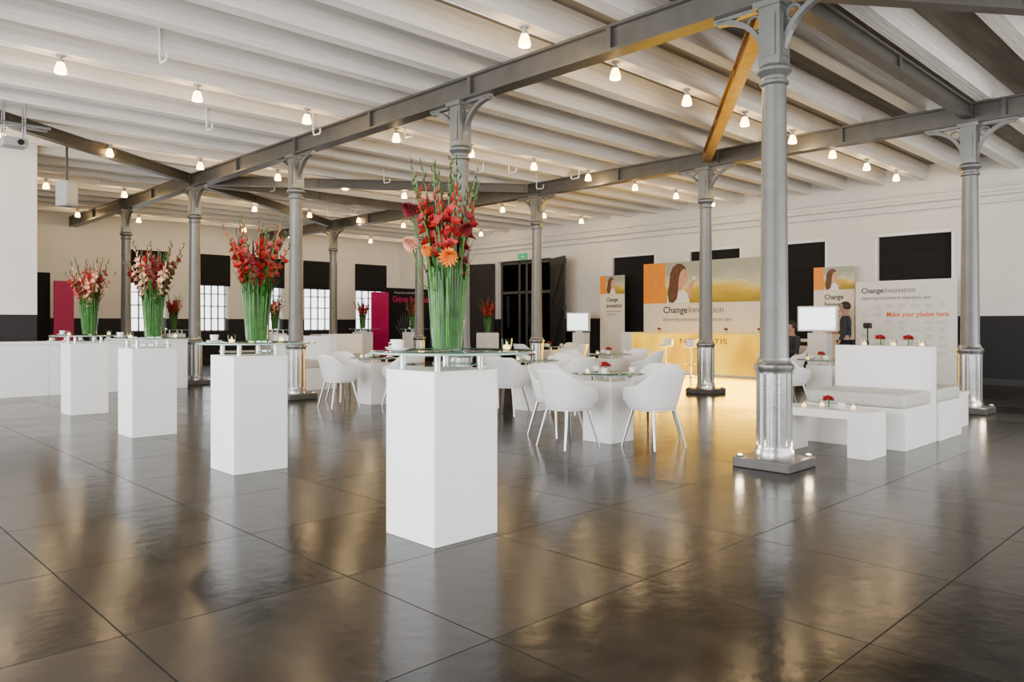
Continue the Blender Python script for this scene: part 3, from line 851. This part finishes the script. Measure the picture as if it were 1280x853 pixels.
def blackpanel(origin, W, Hh, txt=True):
    r = proot("exhibition_banner", "black freestanding display panel with red-pink lettering and flower print" if txt else "plain black freestanding display panel", "banner", origin, 'Y')
    board(r, W, Hh-.04, M['black'], y0=.04); board(r, W, .04, M['chrome'], "foot", -.15, .12)
    if txt:
        text(r, "We partner with COPD patients", .4, Hh-.2, .09, M['whiteink'], 1.4)
        text(r, "Onbrez Breezhaler", .32, Hh-.52, .32, M['magenta'], 1.8, .006)
        for k in range(9):
            a = math.pi*(.2+.6*k/8); c_ = .9
            poly(r, [(c_, .6),(c_+.5*math.cos(a-.05), .6+1.0*math.sin(a-.05)),(c_+.55*math.cos(a), .6+1.15*math.sin(a)),(c_+.5*math.cos(a+.05), .6+1.0*math.sin(a+.05))], M['greyink'], "printed_petal", .004+.001*k)
def magpanel(origin, W, Hh):
    r = proot("exhibition_banner", "plain magenta freestanding display panel", "banner", origin, 'Y')
    board(r, W, Hh-.04, M['magenta'], y0=.04); board(r, W, .04, M['chrome'], "foot", -.15, .12)
blackpanel((4.2, 24.2, 0), 1.42, 2.73, False); magpanel((5.66, 24.0, 0), .5, 2.5)
blackpanel((16.3, 23.4, 0), 2.2, 2.64); magpanel((15.5, 23.1, 0), .74, 2.45)

# glowing bar
r = thing("bar_counter", "long bar counter with glowing yellow backlit panels", "counter", (16.9, 8.5, 0))
bm = bmesh.new()
for k in range(4): box(bm, 0, .66, k*1.03+.004, (k+1)*1.03-.004, .04, 1.03)
finish(bm, "lit_panel", M['glow'], r)
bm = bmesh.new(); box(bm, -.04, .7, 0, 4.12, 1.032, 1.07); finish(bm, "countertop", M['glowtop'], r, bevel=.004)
bm = bmesh.new(); box(bm, .02, .66, 0, 4.12, 0, .038); finish(bm, "plinth", M['white'], r)
bm = bmesh.new(); box(bm, 0, .66, 4.13, 4.5, 0, 1.07); finish(bm, "end_cabinet", M['white'], r, bevel=.004)
tr = proot("bar_sign", "row of dull olive lettering on the yellow bar front", "sign", (16.893, 11.1, .80))
text(tr, "NOVARTIS", 0, 0, .18, M['olive'], 1.35, 0)
for i, y in enumerate((9.0,9.2,9.5,9.9,10.3,11.7,11.9,12.2)): copy_thing(POS if i % 3 == 0 else CUP, (17.15, y, 1.072))

def stool(loc):
    r = thing("bar_stool", "white bar stool on chrome pedestal with round base", "stool", loc, 0, "white bar stools")
    bm = bmesh.new(); lathe(bm, [(.2,0),(.2,.012),(.03,.03),(.024,.06),(.024,.6),(.018,.61),(.018,.72)], 24); finish(bm, "pole", M['chrome'], r, smooth=True)
    bm = bmesh.new(); pts = [(.12*math.cos(2*math.pi*k/16), .12*math.sin(2*math.pi*k/16)+.02, .3) for k in range(17)]; tube(bm, pts, .01, 6); finish(bm, "footrest", M['chrome'], r, smooth=True)
    bm = bmesh.new(); lathe(bm, [(.05,.72),(.17,.735),(.19,.76),(.185,.78),(.1,.785)], 24)
    for k in range(9):
        a0 = R(200+140*k/9); a1 = R(200+140*(k+1)/9)
        q = [(.18*math.cos(a0), .18*math.sin(a0)), (.18*math.cos(a1), .18*math.sin(a1)), (.2*math.cos(a1), .2*math.sin(a1)), (.2*math.cos(a0), .2*math.sin(a0))]
        prism(bm, q, .75, .92)
    finish(bm, "seat", M['plastic'], r, smooth=True)
    return r
s0 = stool((16.25, 11.1, 0)); copy_thing(s0, (16.25, 10.35, 0), -.4)
s0.rotation_euler[2] = 1.2

def monitor(origin, W, Hh, z):
    x, y = origin
    r = proot("flat_screen", "white-framed flat screen on a white stand, lit display", "screen", (x, y, 0))
    board(r, W, Hh, M['white'], "screen_frame", -.07, 0, 0, z); board(r, W-.07, Hh-.07, M['screen'], "display", 0, .004, .035, z+.035)
    board(r, W*.5, z-.04, M['white'], "stand", -.3, -.02, W*.25, .0); board(r, W*.25, .04, M['white'], "neck", -.1, -.03, W*.38, z-.04)
monitor((17.3, 8.12), .92, .58, 1.13)
monitor((17.3, 15.35), .86, .56, 1.08)

# ------------------------------------------------------------------ hanging truss projector & speaker
r = thing("projector", "small projector on a light metal truss hanging from ceiling", "projector", (2.55, 13.0, 4.0))
bm = bmesh.new(); box(bm, -.16, .16, -.14, .14, -.13, 0); finish(bm, "projector_body", M['steelgrey'], r, bevel=.02)
bm = bmesh.new(); tube(bm, [(.06,-.14,-.07),(.06,-.18,-.07)], .04, 16); finish(bm, "lens", M['black'], r, smooth=True)
bm = bmesh.new()
for sx in (-.13,.13):
    for sy in (-.08,.08): tube(bm, [(sx,sy,0),(sx,sy,.519)], .012, 6)
tube(bm, [(-1.2,-.1,.2),(.45,-.1,.2)], .02, 8); tube(bm, [(-1.2,.1,.2),(.45,.1,.2)], .02, 8)
for k in range(6): tube(bm, [(-1.2+k*.27,(-.1 if k % 2 else .1),.2),(-.93+k*.27,(.1 if k % 2 else -.1),.2)], .01, 6)
finish(bm, "truss_bracket", M['chrome'], r, smooth=True)
r = thing("speaker", "grey loudspeaker box hanging from the ceiling beams", "speaker", (3.85, 15.45, 3.42), .5)
bm = bmesh.new(); box(bm, -.13, .13, -.13, .13, 0, .45); finish(bm, "cabinet", M['steelgrey'], r, bevel=.02)
bm = bmesh.new(); box(bm, -.10, .10, -.145, -.131, .05, .40); finish(bm, "grille", M['note'], r)
bm = bmesh.new(); tube(bm, [(0,0,.45),(0,0,1.447)], .02, 8); finish(bm, "mounting_pole", M['darksteel'], r)

# ------------------------------------------------------------------ people
def skin(name, V, E, rad, m, parent, root=0, sub=2):
    me = bpy.data.meshes.new(name); me.from_pydata([Vector(v) for v in V], E, [])
    o = bpy.data.objects.new("tmp", me); COL.objects.link(o)
    o.modifiers.new("Skin", 'SKIN'); s_ = o.modifiers.new("Sub", 'SUBSURF'); s_.levels = sub; s_.render_levels = sub
    for i, q in enumerate(rad):
        me.skin_vertices[0].data[i].radius = (q, q) if not isinstance(q, tuple) else q
    me.skin_vertices[0].data[root].use_root = True
    bpy.context.view_layer.update()
    dg = bpy.context.evaluated_depsgraph_get()
    nm = bpy.data.meshes.new_from_object(o.evaluated_get(dg)); nm.name = name
    bpy.data.objects.remove(o)
    nm.materials.clear(); nm.materials.append(m)
    for p in nm.polygons: p.use_smooth = True
    n = bpy.data.objects.new(name, nm); COL.objects.link(n); n.parent = parent
    return n
def person(loc, rz, seated, label):
    r = thing("person", label, "person", loc, rz)
    dz = -.42 if seated else 0
    V = []; E = []; Q = []
    def add(p, q, par=None):
        V.append(p); Q.append(q)
        if par is not None: E.append((par, len(V)-1))
        return len(V)-1
    pel = add((0,0,.95+dz), (.15,.11)); sp = add((0,0,1.15+dz), (.135,.1), pel); che = add((0,0,1.34+dz), (.16,.11), sp)
    nb = add((0,0,1.47+dz), .065, che); nk = add((0,.01,1.53+dz), .055, nb); h1 = add((0,.03,1.60+dz), (.068,.078), nk); h2 = add((0,.02,1.67+dz), (.078,.095), h1); h3 = add((0,.015,1.72+dz), (.06,.075), h2)
    add((0,.125,1.625+dz), .012, h1)
    for s_ in (-1,1): add((s_*.085,.01,1.63+dz), .014, h1)
    arms = {}
    for s_ in (-1, 1):
        sh = add((s_*.19,0,1.41+dz), .056, che)
        if s_ == 1: el = (s_*.25,.03,1.13+dz); wr = (s_*.19,.24,1.10+dz); hd = Vector((-.25,1,.05)).normalized()
        else: el = (s_*.25,-.02,1.13+dz); wr = (s_*.24,.1,.90+dz); hd = Vector((0,.35,-1)).normalized()
        if seated: wr = (s_*.17,.28,.70); el = (s_*.25,.06,.72); hd = Vector((-s_*.2,1,-.15)).normalized()
        e = add(el, .043, sh); w_ = add(wr, .027, e)
        p = Vector(wr)+hd*.07; pm = add(tuple(p), (.036,.02), w_)
        side = Vector((1,0,0)) if abs(hd.x) < .5 else Vector((0,1,0))
        up = hd.cross(side).normalized()
        for k, L in enumerate((.07,.08,.075,.06)):
            b_ = p+side*(k-1.5)*.019+hd*.03; f1 = add(tuple(b_), .009, pm); f2 = add(tuple(b_+hd*L*.5), .0085, f1); add(tuple(b_+hd*L+up*.015*(1 if hd.z > -.5 else -1)), .007, f2)
        t1 = add(tuple(Vector(wr)+hd*.05-side*s_*.035), .010, w_); add(tuple(Vector(wr)+hd*.095-side*s_*.045), .008, t1)
        arms[s_] = (el, wr)
    legs = []
    for s_ in (-1, 1):
        if seated: L = [(s_*.1,.03,.50),(s_*.13,.44,.50),(s_*.13,.42,.09),(s_*.14,.58,.045)]
        else: L = [(s_*.09,0,.88),(s_*.10,.02,.50),(s_*.11,-.02,.09),(s_*.12,.13,.04)]
        a = add(L[0], .09, pel); b_ = add(L[1], .06, a); c = add(L[2], .04, b_); add(L[3], .035, c); legs.append(L)
    skin("body", V, E, Q, M['skin'], r)
    V2 = [(0,0,.93+dz),(0,0,1.15+dz),(0,0,1.34+dz),(0,0,1.455+dz)]; E2 = [(0,1),(1,2),(2,3)]; Q2 = [(.168,.128),(.155,.12),(.178,.13),.085]
    for s_ in (-1, 1):
        n = len(V2); el, wr = arms[s_]; el = Vector(el); wr = Vector(wr)
        V2 += [(s_*.195,0,1.41+dz), tuple(el), tuple(el.lerp(wr,.8))]; Q2 += [.072,.056,.042]; E2 += [(2,n),(n,n+1),(n+1,n+2)]
    skin("shirt", V2, E2, Q2, M['shirt'], r)
    V3 = [(0,0,.95+dz)]; E3 = []; Q3 = [(.16,.12)]
    for L in legs:
        n = len(V3); V3 += [L[0], L[1], L[2]]; Q3 += [.105,.076,.062]; E3 += [(0,n),(n,n+1),(n+1,n+2)]
    skin("trousers", V3, E3, Q3, M['trouser'], r)
    for L in legs:
        a, b_ = Vector(L[2]), Vector(L[3])
        skin("shoe", [(a.x,a.y-.05,.045),(a.x,a.y+.02,.05),tuple(b_+Vector((0,.03,0)))], [(0,1),(1,2)], [.042,.046,.036], M['ink'], r)
    bm = bmesh.new(); bmesh.ops.create_uvsphere(bm, u_segments=20, v_segments=14, radius=1)
    for v in list(bm.verts):
        v.co.x *= .095; v.co.y *= .112; v.co.z *= .105
    bmesh.ops.delete(bm, geom=[v for v in bm.verts if v.co.z < -.075 or (v.co.y > .045 and v.co.z < .045)], context='VERTS')
    bmesh.ops.translate(bm, verts=bm.verts, vec=(0,.004,1.68+dz))
    finish(bm, "hair", M['hair'], r, smooth=True, fix=False)
    for s_ in (-1, 1):
        bm = bmesh.new(); bmesh.ops.create_uvsphere(bm, u_segments=8, v_segments=6, radius=.009)
        bmesh.ops.translate(bm, verts=bm.verts, vec=(s_*.03,.102,1.65+dz)); finish(bm, "eye", M['ink'], r, smooth=True)
    bm = bmesh.new(); box(bm, -.020,.020,.098,.106,1.578+dz,1.584+dz); finish(bm, "mouth", M['darkred'], r)
    return r
person((16.6, 6.72, 0), R(12), False, "man with short dark hair in dark shirt, standing by screen")
person((15.6, 7.45, 0), R(60), True, "seated person with dark hair in black clothing")
put_chair(15.6, 7.45, 15.6+math.cos(R(150)), 7.45+math.sin(R(150)))
r = thing("tripod", "black camera on a tripod beside the pledge board", "tripod", (17.1, 6.45, 0))
bm = bmesh.new()
for k in range(3):
    a = 2*math.pi*k/3; tube(bm, [(0,0,.95),(.3*math.cos(a),.3*math.sin(a),0)], .013, 6)
tube(bm, [(0,0,.9),(0,0,1.2)], .015, 6); finish(bm, "legs", M['ink'], r)
bm = bmesh.new(); box(bm, -.08,.08,-.06,.06,1.2,1.32); tube(bm, [(-.08,0,1.26),(-.17,0,1.26)], .04, 12); finish(bm, "camera_body", M['ink'], r)

# ------------------------------------------------------------------ lights
def area(name, loc, rot, sx, sy, power, col):
    l = bpy.data.lights.new(name, 'AREA'); l.shape = 'RECTANGLE'; l.size = sx; l.size_y = sy; l.energy = power; l.color = col
    o = bpy.data.objects.new(name, l); COL.objects.link(o); o.location = loc; o.rotation_euler = rot
    return o
area("daylight_side", (-3.9, 7, 2.4), (R(90), 0, R(-90)), 16, 3.4, 2300, (.98,.98,1))
area("daylight_rear", (8, -3.9, 2.4), (R(90), 0, 0), 16, 3.4, 1100, (1,.97,.93))
area("bar_glow", (16.84, 10.55, .5), (R(90), 0, R(90)), 3.9, .8, 260, (1,.52,.0))
plight("uplight_glow", (XA-.20, yk(1)+.235, .17), 2.5, (1,.78,.5), .03, .2)
plight("uplight_glow", (XA+.20, yk(1)-.235, .17), 2.5, (1,.78,.5), .03, .2)
plight("uplight_glow", (XB-.22, yk(1)-.22, .17), 2.5, (1,.78,.5), .03, .2)
plight("uplight_glow", (XB-.22, yk(2)-.22, .17), 2.5, (1,.78,.5), .03, .2)
w = bpy.data.worlds.new("world"); scene.world = w; w.use_nodes = True
bg = w.node_tree.nodes["Background"]; bg.inputs[0].default_value = (.97,.98,1,1); bg.inputs[1].default_value = .65
